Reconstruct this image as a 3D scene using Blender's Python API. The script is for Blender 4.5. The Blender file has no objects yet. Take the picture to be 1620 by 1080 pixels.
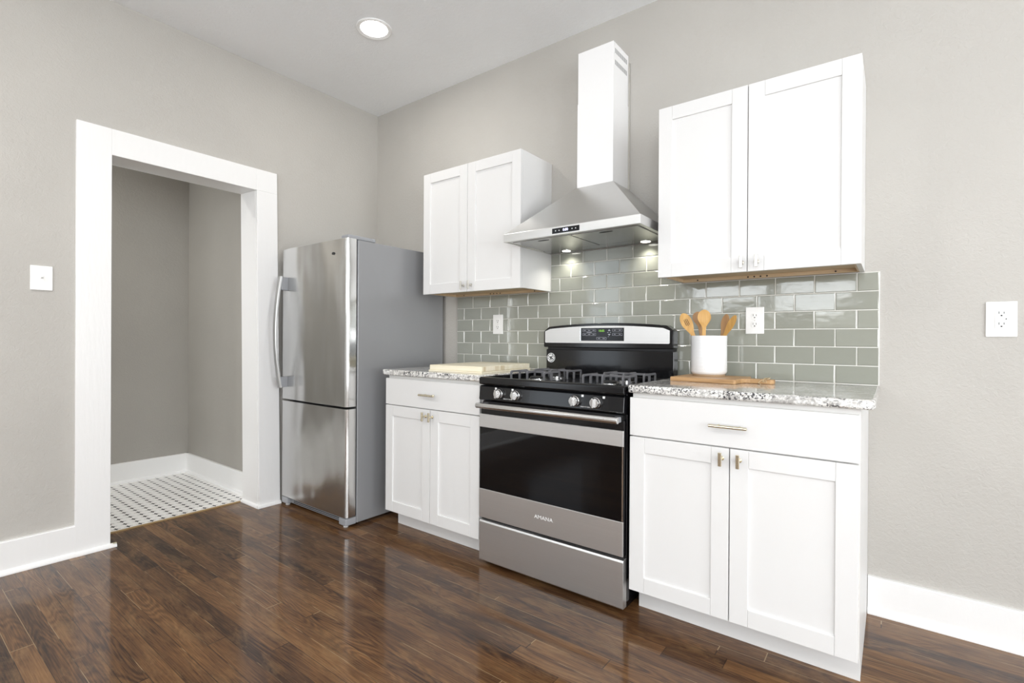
import bpy, bmesh, math, random
from mathutils import Vector, Matrix
R = math.radians
random.seed(7)
sc = bpy.context.scene
col = sc.collection

# ------------------------------------------------------------------ camera
cam_d = bpy.data.cameras.new('camera'); cam = bpy.data.objects.new('camera', cam_d); col.objects.link(cam)
cam_d.sensor_width = 36.0; cam_d.lens = 794.385 / 1620 * 36
cam_d.shift_x = 6.70 / 1620; cam_d.shift_y = -1.61 / 1620
cam_d.clip_start = 0.05
yaw, pit, rol = 0.6547, -0.0022, 0.0060
F = Vector((-math.sin(yaw) * math.cos(pit), math.cos(yaw) * math.cos(pit), math.sin(pit)))
Rt = Vector((math.cos(yaw), math.sin(yaw), 0)); U = Rt.cross(F)
R2 = Rt * math.cos(rol) + U * math.sin(rol); U2 = -Rt * math.sin(rol) + U * math.cos(rol)
M = Matrix((R2, U2, -F)).transposed().to_4x4(); M.translation = Vector((3.2349, -2.5134, 1.0904))
cam.matrix_world = M
sc.camera = cam

# ------------------------------------------------------------------ world, exposure
sc.view_settings.view_transform = 'Standard'; sc.view_settings.look = 'None'
sc.view_settings.gamma = 1.0; sc.view_settings.use_curve_mapping = False
sc.view_settings.exposure = -0.49
sc.cycles.use_denoising = True
sc.cycles.max_bounces = 12; sc.cycles.diffuse_bounces = 6; sc.cycles.glossy_bounces = 5
sc.cycles.caustics_reflective = False; sc.cycles.caustics_refractive = False
sc.cycles.sample_clamp_indirect = 6
w = bpy.data.worlds.new('sky'); sc.world = w; w.use_nodes = True
bg = w.node_tree.nodes['Background']; bg.inputs[0].default_value = (0.80, 0.90, 1.0, 1); bg.inputs[1].default_value = 3.0

# ------------------------------------------------------------------ daylight at unseen windows behind the camera, placed to match the light
def area(name, loc, rot, sx, sy, power, colr=(1, 1, 1), shape='RECTANGLE', parent=None, spread=180):
    d = bpy.data.lights.new(name, 'AREA'); d.shape = shape; d.size = sx
    if shape == 'RECTANGLE': d.size_y = sy
    d.energy = power; d.color = colr; d.spread = R(spread)
    o = bpy.data.objects.new(name, d); col.objects.link(o); o.location = loc; o.rotation_euler = rot
    if parent: o.parent = parent
    return o
YB, XR, H = -5.4, 6.4, 2.838           # back wall, far right wall, ceiling height
#       side, from, to, sill, head, power
WINS = [('b', 0.80, 1.75, 1.52, 2.46, 16), ('b', 1.85, 2.80, 1.52, 2.46, 16), ('b', 3.75, 5.75, 0.45, 2.50, 140), ('r', -4.6, -3.1, 0.45, 2.50, 95), ('r', -2.5, -1.0, 0.45, 2.50, 100), ('l', -5.0, -3.4, 0.45, 2.50, 9)]  # the wide back one and the left one are added for extra light
TILT = 108      # daylight thrown slightly upward, as from bright ground outside
DAY = (0.985, 0.995, 1.0)
for side, a, b, z0, z1, pw in WINS:
    if side == 'b':
        area('daylight', ((a + b) / 2, YB - 0.17, (z0 + z1) / 2), (R(TILT), 0, R(0)), b - a, z1 - z0, pw, DAY)
    elif side == 'l':
        area('daylight', (-0.22, (a + b) / 2, (z0 + z1) / 2), (R(TILT), 0, R(-90)), b - a, z1 - z0, pw, DAY)
    else:
        area('daylight', (XR + 0.17, (a + b) / 2, (z0 + z1) / 2), (R(TILT), 0, R(90)), b - a, z1 - z0, pw, DAY)
area('daylight', (-0.76, -3.37, 1.5), (R(90), 0, 0), 0.7, 1.2, 9, DAY)      # added at the unseen end of the hall to brighten it

# ------------------------------------------------------------------ helpers
WL = {}
class MB:
    def __init__(s): s.bm = bmesh.new()
    def box(s, x0, x1, y0, y1, z0, z1):
        v = [s.bm.verts.new(p) for p in ((x0,y0,z0),(x1,y0,z0),(x1,y1,z0),(x0,y1,z0),(x0,y0,z1),(x1,y0,z1),(x1,y1,z1),(x0,y1,z1))]
        for f in ((0,3,2,1),(4,5,6,7),(0,1,5,4),(1,2,6,5),(2,3,7,6),(3,0,4,7)): s.bm.faces.new([v[i] for i in f])
        return s
    def hexa(s, p):
        v = [s.bm.verts.new(q) for q in p]
        for f in ((0,3,2,1),(4,5,6,7),(0,1,5,4),(1,2,6,5),(2,3,7,6),(3,0,4,7)): s.bm.faces.new([v[i] for i in f])
        return s
    def prism(s, pts, axis, a, b):
        """pts: 2D outline in the plane across axis ('x': (y,z), 'y': (x,z), 'z': (x,y)), from a to b"""
        def mk(p, t):
            return {'x': (t, p[0], p[1]), 'y': (p[0], t, p[1]), 'z': (p[0], p[1], t)}[axis]
        A = [s.bm.verts.new(mk(p, a)) for p in pts]; B = [s.bm.verts.new(mk(p, b)) for p in pts]
        n = len(pts)
        s.bm.faces.new(A); s.bm.faces.new(B[::-1])
        for i in range(n): s.bm.faces.new([A[i], B[i], B[(i+1) % n], A[(i+1) % n]])
        return s
    def cyl(s, p, q, r, n=20, r2=None, caps=True):
        p = Vector(p); q = Vector(q); d = (q - p).normalized(); r2 = r if r2 is None else r2
        a = d.orthogonal().normalized(); b = d.cross(a)
        A = [s.bm.verts.new(p + r * (a * math.cos(t) + b * math.sin(t))) for t in [2*math.pi*i/n for i in range(n)]]
        B = [s.bm.verts.new(q + r2 * (a * math.cos(t) + b * math.sin(t))) for t in [2*math.pi*i/n for i in range(n)]]
        for i in range(n): s.bm.faces.new([A[i], A[(i+1) % n], B[(i+1) % n], B[i]])
        if caps: s.bm.faces.new(A[::-1]); s.bm.faces.new(B)
        return s
    def lathe(s, prof, c, n=40):
        rings = []
        for r, z in prof:
            if r < 1e-5: rings.append([s.bm.verts.new((c[0], c[1], c[2] + z))])
            else: rings.append([s.bm.verts.new((c[0] + r*math.cos(2*math.pi*i/n), c[1] + r*math.sin(2*math.pi*i/n), c[2] + z)) for i in range(n)])
        for A, B in zip(rings, rings[1:]):
            for i in range(n):
                j = (i + 1) % n
                if len(A) == 1 and len(B) == 1: continue
                if len(A) == 1: s.bm.faces.new([A[0], B[i], B[j]])
                elif len(B) == 1: s.bm.faces.new([A[i], B[0], A[j]])
                else: s.bm.faces.new([A[i], B[i], B[j], A[j]])
        return s
    def sweep(s, path, ring):
        """path: list of centres; ring: list (per centre) of lists of offsets, same length"""
        rs = [[s.bm.verts.new(Vector(c) + Vector(o)) for o in rg] for c, rg in zip(path, ring)]
        n = len(rs[0])
        for A, B in zip(rs, rs[1:]):
            for i in range(n): s.bm.faces.new([A[i], A[(i+1) % n], B[(i+1) % n], B[i]])
        s.bm.faces.new(rs[0][::-1]); s.bm.faces.new(rs[-1])
        return s
    def tube(s, path, r, n=8):
        P = [Vector(p) for p in path]; rs = []; up = None
        for i, p in enumerate(P):
            d = (P[min(i+1, len(P)-1)] - P[max(i-1, 0)]).normalized()
            a = d.orthogonal().normalized() if up is None else (up - d * up.dot(d)).normalized()
            up = a; b = d.cross(a)
            rr = r[i] if isinstance(r, (list, tuple)) else r
            rs.append([rr * (a * math.cos(2*math.pi*k/n) + b * math.sin(2*math.pi*k/n)) for k in range(n)])
        return s.sweep(P, rs)
    def bar(s, p, q, w_, h):
        """rectangular bar with top face up; w_ across, h tall (p,q are centres)"""
        p = Vector(p); q = Vector(q); d = (q - p); d.z = 0; d.normalize(); n = Vector((-d.y, d.x, 0)) * (w_ / 2); z = Vector((0, 0, h / 2))
        o = [-n - z, n - z, n + z, -n + z]
        return s.sweep([p, q], [o, o])
    def build(s, name, mat, parent=None, bevel=0, seg=2, smooth=None, origin=None):
        bmesh.ops.recalc_face_normals(s.bm, faces=s.bm.faces)
        off = Vector(WL.get(parent.name, (0, 0, 0))) if parent else Vector(origin or (0, 0, 0))
        if off.length: bmesh.ops.translate(s.bm, verts=s.bm.verts, vec=-off)
        me = bpy.data.meshes.new(name); s.bm.to_mesh(me); s.bm.free()
        me.materials.append(mat)
        o = bpy.data.objects.new(name, me); col.objects.link(o)
        if parent: o.parent = parent; WL[o.name] = tuple(off)
        else: o.location = off; WL[o.name] = tuple(off)
        if bevel:
            m = o.modifiers.new('bevel', 'BEVEL'); m.width = bevel; m.segments = seg; m.limit_method = 'ANGLE'; m.angle_limit = R(35)
            m.harden_normals = False
        if smooth:
            for p in me.polygons: p.use_smooth = True
            try: me.set_sharp_from_angle(angle=R(smooth))
            except Exception: pass
        return o
def B(*a): return MB().box(*a)
def tag(o, label=None, cat=None, group=None, kind=None):
    if label: o['label'] = label
    if cat: o['category'] = cat
    if group: o['group'] = group
    if kind: o['kind'] = kind
    return o
def thing(name, label, cat, loc, group=None, rotz=0):
    o = bpy.data.objects.new(name, None); o.empty_display_size = 0.05; col.objects.link(o); o.location = loc
    o.rotation_euler = (0, 0, rotz)
    WL[o.name] = tuple(loc); return tag(o, label, cat, group)
def local(root):       # parts of this root are given in its own coordinates
    WL[root.name] = (0, 0, 0); return root
def struct(name, mb, mat, **k):
    return tag(mb.build(name, mat, **k), kind='structure')
def copy_tree(o, parent=None):
    c = o.copy(); col.objects.link(c)
    if parent: c.parent = parent
    WL[c.name] = WL.get(o.name, (0, 0, 0))
    for ch in [x for x in bpy.data.objects if x.parent == o]: copy_tree(ch, c)
    return c
def text(name, s, mat, parent, loc, rot, size, ext=0.0006, wx=1.0, align='CENTER'):
    cu = bpy.data.curves.new(name, 'FONT'); cu.body = s; cu.size = size; cu.extrude = ext; cu.align_x = align; cu.align_y = 'CENTER'
    tmp = bpy.data.objects.new(name, cu); col.objects.link(tmp)
    bpy.context.view_layer.update()
    me = bpy.data.meshes.new_from_object(tmp); bpy.data.objects.remove(tmp)
    me.materials.clear(); me.materials.append(mat)
    m4 = Matrix.Translation(Vector(loc) - Vector(WL.get(parent.name, (0,0,0)))) @ Matrix.Rotation(rot[2], 4, 'Z') @ Matrix.Rotation(rot[0], 4, 'X') @ Matrix.Diagonal((wx, 1, 1, 1))
    me.transform(m4)
    o = bpy.data.objects.new(name, me); col.objects.link(o); o.parent = parent; WL[o.name] = WL.get(parent.name, (0,0,0))
    return o

# ------------------------------------------------------------------ materials
def mat(name, c=(.8,.8,.8), rough=.5, metal=0, spec=.5, coat=0, coat_r=.05, emit=None, es=1):
    m = bpy.data.materials.new(name); m.use_nodes = True; b = m.node_tree.nodes['Principled BSDF']
    b.inputs['Base Color'].default_value = (*c, 1); b.inputs['Roughness'].default_value = rough
    b.inputs['Metallic'].default_value = metal; b.inputs['Specular IOR Level'].default_value = spec
    b.inputs['Coat Weight'].default_value = coat; b.inputs['Coat Roughness'].default_value = coat_r
    if emit: b.inputs['Emission Color'].default_value = (*emit, 1); b.inputs['Emission Strength'].default_value = es
    return m
class N:
    """small node-graph writer"""
    def __init__(s, m): s.m = m; s.t = m.node_tree; s.b = s.t.nodes['Principled BSDF']
    def n(s, typ, **k):
        x = s.t.nodes.new(typ)
        for a, v in k.items(): setattr(x, a, v)
        return x
    def set(s, sock, v):
        if isinstance(v, bpy.types.NodeSocket): s.t.links.new(v, sock)
        elif isinstance(v, (tuple, list)) and len(v) == 3 and sock.type == 'RGBA': sock.default_value = (*v, 1)
        else: sock.default_value = v
    def pos(s):
        return s.n('ShaderNodeNewGeometry').outputs['Position']
    def obj(s): return s.n('ShaderNodeTexCoord').outputs['Object']
    def mapping(s, v, scale=(1,1,1), loc=(0,0,0), rot=(0,0,0)):
        x = s.n('ShaderNodeMapping'); s.set(x.inputs['Vector'], v); x.inputs['Scale'].default_value = scale
        x.inputs['Location'].default_value = loc; x.inputs['Rotation'].default_value = rot; return x.outputs[0]
    def noise(s, v, scale=5, detail=3, rough=.5, dist=0, out=0, dims='3D'):
        x = s.n('ShaderNodeTexNoise'); x.noise_dimensions = dims; s.set(x.inputs['Vector'], v)
        x.inputs['Scale'].default_value = scale; x.inputs['Detail'].default_value = detail; x.inputs['Roughness'].default_value = rough
        x.inputs['Distortion'].default_value = dist; return x.outputs[out]
    def math(s, op, a, b=0, c=None):
        x = s.n('ShaderNodeMath', operation=op); s.set(x.inputs[0], a); s.set(x.inputs[1], b)
        if c is not None: s.set(x.inputs[2], c)
        return x.outputs[0]
    def xyz(s, v):
        x = s.n('ShaderNodeSeparateXYZ'); s.set(x.inputs[0], v); return x.outputs
    def comb(s, a, b, c=0):
        x = s.n('ShaderNodeCombineXYZ'); s.set(x.inputs[0], a); s.set(x.inputs[1], b); s.set(x.inputs[2], c); return x.outputs[0]
    def white(s, v):
        x = s.n('ShaderNodeTexWhiteNoise', noise_dimensions='3D'); s.set(x.inputs['Vector'], v); return x.outputs
    def ramp(s, f, stops, interp='LINEAR'):
        x = s.n('ShaderNodeValToRGB'); x.color_ramp.interpolation = interp; e = x.color_ramp.elements
        while len(e) < len(stops): e.new(.5)
        for i, (p, c) in enumerate(stops): e[i].position = p; e[i].color = (*c, 1) if len(c) == 3 else c
        s.set(x.inputs[0], f); return x.outputs[0]
    def mix(s, f, a, b, mode='MIX'):
        x = s.n('ShaderNodeMix', data_type='RGBA', blend_type=mode); s.set(x.inputs[0], f); s.set(x.inputs[6], a); s.set(x.inputs[7], b); return x.outputs[2]
    def rng(s, f, a, b, c=0, d=1):
        x = s.n('ShaderNodeMapRange'); s.set(x.inputs[0], f)
        for i, v in enumerate((a, b, c, d)): x.inputs[i+1].default_value = v
        return x.outputs[0]
    def bump(s, h, strength=.2, dist=.01):
        x = s.n('ShaderNodeBump'); x.inputs['Strength'].default_value = strength; x.inputs['Distance'].default_value = dist
        s.set(x.inputs['Height'], h); s.t.links.new(x.outputs[0], s.b.inputs['Normal']); return x
    def base(s, c): s.set(s.b.inputs['Base Color'], c)
    def rough(s, c): s.set(s.b.inputs['Roughness'], c)
g = lambda v: (v, v, v)

def textured_paint(name, c, scale, strength, rough=.6):
    m = mat(name, c, rough, spec=.35); k = N(m); p = k.pos()
    h = k.noise(p, scale, 4, .6, .8); k.bump(h, strength, .004)
    v = k.noise(p, 2.2, 3, .5); k.base(k.mix(k.rng(v, .35, .65), tuple(x*.975 for x in c), tuple(min(1, x*1.02) for x in c)))
    return m
M_wall = textured_paint('wall_paint', (.492, .474, .442), 70, .55)
M_ceil = textured_paint('ceiling_paint', (.93, .95, .965), 45, .6)
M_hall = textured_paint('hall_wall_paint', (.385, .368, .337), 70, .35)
M_trim = mat('trim_paint', (.86, .86, .855), .32)
k = N(M_trim); k.bump(k.noise(k.mapping(k.pos(), (20, 20, 4)), 3, 3, .5), .08, .01)
M_cab = mat('cabinet_paint', (.77, .77, .765), .38)
M_cabgrey = mat('cabinet_frame_paint', (.74, .73, .71), .45)
M_toe = mat('toe_kick_paint', (.74, .74, .735), .5)
M_black = mat('black_enamel', (.005, .005, .006), .14, spec=.4, coat=.15)
M_blackm = mat('black_matte', (.012, .012, .013), .5)
M_iron = mat('cast_iron', (.14, .14, .15), .5)
k = N(M_iron); k.bump(k.noise(k.pos(), 600, 2, .5), .35, .002)
M_glassblk = mat('oven_glass', (.002, .002, .0025), .04, spec=.42)
M_plast = mat('white_plastic', (.86, .86, .85), .3)
M_slot = mat('outlet_slot', (.03, .03, .03), .6)
M_brass = mat('champagne_brass', (.80, .73, .56), .25, metal=1)
M_nickel = mat('satin_nickel', (.66, .64, .59), .3, metal=1)
M_chrome = mat('chrome', (.72, .72, .72), .14, metal=1)
M_display = mat('display_glass', (.004, .004, .005), .12, spec=.3)
M_legend = mat('legend_print', (.42, .43, .48), .5)
M_green = mat('display_digits', (.2, .5, .05), .5, emit=(.35, .75, .10), es=.9)
M_hooddig = mat('hood_digits', (.8, .8, 1), .5, emit=(.75, .75, 1), es=2.5)
M_white = mat('white_print', (.85, .85, .85), .5)
M_lens = mat('lamp_lens', (1, 1, 1), .5, emit=(1, .985, .955), es=14)
M_hoodlamp = mat('hood_lamp_lens', (1, 1, 1), .5, emit=(1, .97, .88), es=9)
M_grout = mat('grout', (.80, .79, .75), .7)
M_vent = mat('vent_grey', (.30, .30, .30), .6)
M_gasket = mat('gasket', (.03, .03, .032), .6)
M_greyplast = mat('grey_plastic', (.33, .34, .36), .4)

def brushed(name, c, rough, axis='x', wav=.0, var=.12):
    m = mat(name, c, rough, metal=1); k = N(m); p = k.pos()
    s = {'x': (1.5, 1.5, 420), 'z': (420, 420, 1.5)}[axis]
    f = k.noise(k.mapping(p, s), 1, 3, .6)
    k.base(k.mix(k.rng(f, .3, .7), tuple(x*(1-var) for x in c), tuple(min(1, x*(1+var)) for x in c)))
    k.rough(k.rng(f, .3, .7, rough-.015, rough+.015))
    if wav:
        h = k.noise(k.mapping(p, (3.2, 3.2, 1.1)), 1.6, 1, .4)
        k.bump(h, .5, wav)
    m.node_tree.nodes['Principled BSDF'].inputs['Anisotropic'].default_value = .45
    return m
M_steel = brushed('brushed_steel', (.74, .735, .725), .42, 'x', var=.025)
M_fsteel = brushed('fridge_steel', (.66, .66, .655), .25, 'x', wav=.065, var=.02)
M_hoodsteel = brushed('hood_steel', (.66, .66, .65), .30, 'x', var=.02)
M_hoodunder = mat('hood_underside_steel', (.42, .42, .41), .25, metal=1)
M_fside = mat('fridge_side_paint', (.30, .305, .315), .30, metal=.15)
M_chim = mat('chimney_enamel', (.90, .90, .90), .3)  # plain even white on both chimney sections
M_chrstrip = brushed('door_edge_steel', (.70, .70, .69), .16, 'z', var=.06)

# glass tile
M_tile = mat('sage_glass_tile', (.30, .31, .265), .10, coat=1, coat_r=.02)
k = N(M_tile); p = k.pos()
isl = k.n('ShaderNodeNewGeometry').outputs['Random Per Island']
k.base(k.mix(isl, (.275, .285, .245), (.325, .335, .29)))
k.bump(k.noise(k.mapping(p, (1, 1, 1.6)), 16, 2, .5), .22, .006)

# granite
M_gran = mat('granite', (.8,.8,.78), .12, coat=.4)
k = N(M_gran); p = k.pos()
big = k.noise(k.mapping(p, (1.6, 3.0, 3.0), (2.3, 0, 0)), 3.6, 4, .6, .7)
clus = k.rng(big, .38, .54)
fine = k.noise(p, 150, 4, .6, .3)
fine2 = k.noise(k.mapping(p, (1,1,1), (3,1,7)), 46, 4, .62, .6)
vein = k.noise(k.mapping(p, (2.2, 9, 9), (5, 2, 1)), 3.0, 5, .62, 1.0)
c0 = k.mix(k.rng(fine2, .36, .52), (.55, .54, .52), (.86, .855, .83))
c0 = k.mix(k.math('MULTIPLY', k.rng(vein, .52, .60), .6), c0, (.30, .29, .275))
xx = k.xyz(p)
brown = k.noise(k.mapping(p, (1.3, 6, 6), (1, 4, 2)), 2.2, 4, .6, .8)
c0 = k.mix(k.math('MULTIPLY', k.rng(brown, .56, .64), .55), c0, (.40, .29, .20))
spk = k.math('MULTIPLY', k.rng(fine, .505, .545), k.math('MAXIMUM', clus, .30))
c0 = k.mix(spk, c0, (.045, .045, .052))
k.base(c0)

# oak strip floor, boards along x
BW, BY = 0.0623, -1.810
M_floor = mat('strip_wood_floor', (.1,.05,.02), .5, spec=.12, coat=.68, coat_r=.10)
k = N(M_floor); p = k.pos(); X, Y, Z = k.xyz(p)[:3]
r_ = k.math('DIVIDE', k.math('SUBTRACT', Y, BY), BW); row = k.math('FLOOR', r_); fy = k.math('FRACT', r_)
off = k.white(k.comb(row, 3.1, 0))[0]
xl = k.math('DIVIDE', k.math('ADD', X, k.math('MULTIPLY', off, 9.0)), 1.7); cx = k.math('FLOOR', xl); fx = k.math('FRACT', xl)
bid = k.comb(row, cx, 1.7); wn = k.white(bid)
rnd = wn[0]
shift = k.math('MULTIPLY', rnd, 37.0)
gp = k.comb(k.math('ADD', X, shift), k.math('ADD', Y, k.math('MULTIPLY', rnd, 11.0)), row)
warp = k.noise(k.mapping(gp, (1.6, 7, 1)), 1.5, 2, .5)
cath = k.noise(k.mapping(gp, (1.5, 11, 1)), 1.0, 1, .4)
rings = k.math('SINE', k.math('ADD', k.math('MULTIPLY', cath, 130.0), k.math('MULTIPLY', warp, 8.0)))
rings = k.math('MULTIPLY', rings, k.rng(k.noise(k.mapping(p, (1.1, 4, 1), (7, 3, 0)), 1.7, 2, .5), .42, .62, .15, 1.0))
grain_f = k.noise(k.mapping(gp, (7, 230, 1)), 1, 4, .65)
patch = k.noise(k.mapping(gp, (.9, 6, 1)), 1.6, 4, .6, .3)
tone = k.math('ADD', k.math('MULTIPLY', rnd, .26), k.math('MULTIPLY', k.rng(patch, .3, .7, .10, 1), .42))
tone = k.math('ADD', tone, k.math('MULTIPLY', k.math('SUBTRACT', grain_f, .5), .85))
tone = k.math('ADD', tone, k.math('MULTIPLY', rings, .095))
cf = k.ramp(tone, [(.0, (.014, .007, .004)), (.20, (.050, .022, .010)), (.45, (.128, .060, .023)), (.68, (.220, .112, .044)), (1, (.36, .195, .08))])
# worn, lighter rubbed areas
worn = k.noise(k.mapping(p, (1.6, 5, 1)), 2.4, 6, .72, .4)
cf = k.mix(k.math('MULTIPLY', k.rng(worn, .50, .66), .42), cf, (.25, .145, .065))
# nicks and dust
nick = k.noise(k.mapping(p, (9, 30, 1)), 5, 3, .6); cf = k.mix(k.math('MULTIPLY', k.rng(nick, .73, .76), .6), cf, (.42, .27, .13))
edge = k.math('MINIMUM', fy, k.math('SUBTRACT', 1, fy))
ln = k.rng(edge, .008, .022, 1, 0)
le = k.rng(k.math('MINIMUM', fx, k.math('SUBTRACT', 1, fx)), .0006, .0014, 1, 0)
seam = k.math('MAXIMUM', ln, le)
sn = k.noise(k.mapping(k.comb(X, k.math('MULTIPLY', k.math('FLOOR', k.math('ADD', r_, .5)), 7.3), 0), (1.7, 1, 1)), 1.3, 3, .6)
cf = k.mix(k.math('MULTIPLY', seam, k.rng(sn, .34, .50, .35, .9)), cf, (.010, .006, .004))
cf = k.mix(k.math('MULTIPLY', seam, k.rng(sn, .53, .57, 0, .75)), cf, (.40, .27, .14))
k.base(cf)
k.set(k.b.inputs['Coat Roughness'], k.rng(k.noise(p, 5, 4, .6), .3, .7, .07, .17))
k.b.inputs['Coat IOR'].default_value = 1.5
hb = k.math('ADD', k.math('MULTIPLY', grain_f, .35), k.math('MULTIPLY', seam, -1.0)); k.bump(hb, .16, .002)

# octagon and dot floor tile
M_oct = mat('octagon_dot_tile', (.8,.8,.8), .25)
k = N(M_oct); p = k.pos(); X, Y, Z = k.xyz(p)[:3]
a = k.math('FRACT', k.math('ADD', k.math('DIVIDE', k.math('ADD', X, 1.297), .0584), 100.5)); a = k.math('ABSOLUTE', k.math('SUBTRACT', a, .5))
b = k.math('FRACT', k.math('ADD', k.math('DIVIDE', k.math('ADD', Y, .9175), .0575), 100.5)); b = k.math('ABSOLUTE', k.math('SUBTRACT', b, .5))
s_ = k.math('ADD', a, b)
dot = k.math('MAXIMUM', k.math('LESS_THAN', s_, .235), k.math('MULTIPLY', k.math('LESS_THAN', k.math('MINIMUM', a, b), .035), k.math('LESS_THAN', k.math('MAXIMUM', a, b), .36)))
gr = k.math('MAXIMUM', k.math('MULTIPLY', k.math('LESS_THAN', s_, .255), 1), k.math('MAXIMUM', k.math('LESS_THAN', a, .012), k.math('LESS_THAN', b, .012)))
c = k.mix(gr, (.88, .87, .85), (.60, .59, .57)); k.base(k.mix(dot, c, (.012, .012, .013)))

def wood(name, c1, c2, axis='x', sc_=1.0, rough=.45):
    m = mat(name, c1, rough); k = N(m); p = k.obj()
    s = {'x': (5, 60, 60), 'z': (60, 60, 5), 'y': (60, 5, 60)}[axis]
    f = k.noise(k.mapping(p, tuple(v*sc_ for v in s)), 1, 4, .6, .6)
    k.base(k.mix(k.rng(f, .32, .68), c1, c2)); return m
M_board = wood('acacia_wood', (.36, .20, .085), (.55, .34, .16))
M_pale = wood('pale_wood', (.78, .71, .53), (.88, .83, .69), 'x', .6)
M_spoon = wood('spoon_wood', (.47, .25, .06), (.60, .35, .105), 'z')
M_spoon2 = wood('brown_spoon_wood', (.32, .17, .07), (.42, .24, .10), 'z')
M_ply = wood('cabinet_plywood', (.56, .42, .26), (.66, .52, .35), 'x')
M_end = wood('board_end_grain', (.60, .49, .30), (.86, .80, .66), 'z', .35)
M_twine = mat('jute_twine', (.52, .40, .24), .8)
M_crock = mat('stoneware_glaze', (.82, .83, .84), .22, coat=.4)
k = N(M_crock); p = k.obj()
k.base(k.mix(k.rng(k.noise(p, 150, 2, .5), .74, .77), (.82, .83, .84), (.52, .48, .44))); k.bump(k.noise(k.mapping(p, (1,1,12)), 9, 2, .5), .12, .01)
M_clay = mat('raw_clay', (.46, .34, .22), .7)

# ------------------------------------------------------------------ room
struct('floor', B(-0.205, XR, YB, 0.0, -0.08, 0.0), M_floor)
struct('floor_hall', B(-1.34, -0.205, -3.2, -0.83, -0.08, 0.003), M_oct)
struct('ceiling', B(-0.2, XR + .15, YB - .15, 0.15, H, H + .1), M_ceil)
struct('ceiling_hall', B(-1.44, -0.2, -3.3, -0.7, 2.6, 2.7), M_ceil)
struct('wall_kitchen', B(-0.2, XR + .15, 0.0, 0.15, -.08, H), M_wall)
OY0, OY1, OZ = -1.717, -0.90, 2.06
wl = MB(); wl.box(-.2, 0, YB - .15, -5.0, -.08, H); wl.box(-.2, 0, -3.4, OY0, -.08, H); wl.box(-.2, 0, -5.0, -3.4, -.08, .45); wl.box(-.2, 0, -5.0, -3.4, 2.5, H); wl.box(-.2, 0, OY1, 0, -.08, H); wl.box(-.2, 0, OY0, OY1, OZ, H)
struct('wall_left', wl, M_wall)
wb_ = MB(); xs = [-.2]
for side, a, b, z0, z1, pw in WINS:
    if side == 'b': xs += [a, b]
xs.append(XR + .15)
for i in range(0, len(xs), 2): wb_.box(xs[i], xs[i+1], YB - .15, YB, -.08, H)
for side, a, b, z0, z1, pw in WINS:
    if side == 'b': wb_.box(a, b, YB - .15, YB, -.08, z0); wb_.box(a, b, YB - .15, YB, z1, H)
struct('wall_back', wb_, M_wall)
wr = MB(); ys = [YB]
for side, a, b, z0, z1, pw in WINS:
    if side == 'r': ys += [a, b]; wr.box(XR, XR + .15, a, b, -.08, z0); wr.box(XR, XR + .15, a, b, z1, H)
ys.append(0)
for i in range(0, len(ys), 2): wr.box(XR, XR + .15, ys[i], ys[i+1], -.08, H)
struct('wall_right', wr, M_wall)
for i, (side, a, b, WZ0, WZ1, pw) in enumerate(WINS):  # frames for the unseen openings, several added only for their light
    m = MB(); zc = (WZ0 + WZ1) / 2
    def wbox(u0, u1, d0, d1, z0, z1):
        if side == 'b': m.box(u0, u1, YB - d1, YB - d0, z0, z1)
        elif side == 'l': m.box(-d1, -d0, u0, u1, z0, z1)
        else: m.box(XR + d0, XR + d1, u0, u1, z0, z1)
    wbox(a - .1, a, -.02, 0, WZ0 - .1, WZ1 + .1); wbox(b, b + .1, -.02, 0, WZ0 - .1, WZ1 + .1)
    wbox(a, b, -.02, 0, WZ1, WZ1 + .1); wbox(a, b, -.03, 0, WZ0 - .1, WZ0)
    for u in (a, b - .045): wbox(u, u + .045, .05, .10, WZ0, WZ1)
    for z in (WZ0, zc - .02, WZ1 - .045): wbox(a + .045, b - .045, .05, .10, z, z + .045)
    struct('window_%d' % (i + 1), m, M_trim)
# hall beyond the doorway
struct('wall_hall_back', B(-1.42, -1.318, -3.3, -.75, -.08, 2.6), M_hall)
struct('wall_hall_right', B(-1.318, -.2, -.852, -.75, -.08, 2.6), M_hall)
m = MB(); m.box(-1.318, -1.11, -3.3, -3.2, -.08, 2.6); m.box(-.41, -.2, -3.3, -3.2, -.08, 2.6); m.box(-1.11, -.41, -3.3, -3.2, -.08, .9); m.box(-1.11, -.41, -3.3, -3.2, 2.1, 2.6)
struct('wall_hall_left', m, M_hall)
def baseboard_profile(t, h, s=.014): return [(0, 0), (t + s, 0), (t + s, .006), (t + s*.75, .016), (t + .002, .022), (t, .023), (t, h - .004), (t - .003, h), (0, h)]
pr = baseboard_profile(.018, .151)
struct('baseboard_hall_back', MB().prism([(-1.318 + q, .003 + z) for q, z in pr], 'y', -3.2, -.852), M_trim)
struct('baseboard_hall_right', MB().prism([(-.852 - q, .003 + z) for q, z in pr], 'x', -1.318, -.2), M_trim)
struct('baseboard_left', MB().prism([(q, z) for q, z in baseboard_profile(.02, .152)], 'y', YB, -1.842), M_trim)
struct('baseboard_right', MB().prism([(-q, z) for q, z in baseboard_profile(.02, .145, .016)], 'x', 3.159, XR), M_trim)
struct('baseboard_back', MB().prism([(YB + q, z) for q, z in pr], 'x', 0.034, XR), M_trim)
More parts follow.
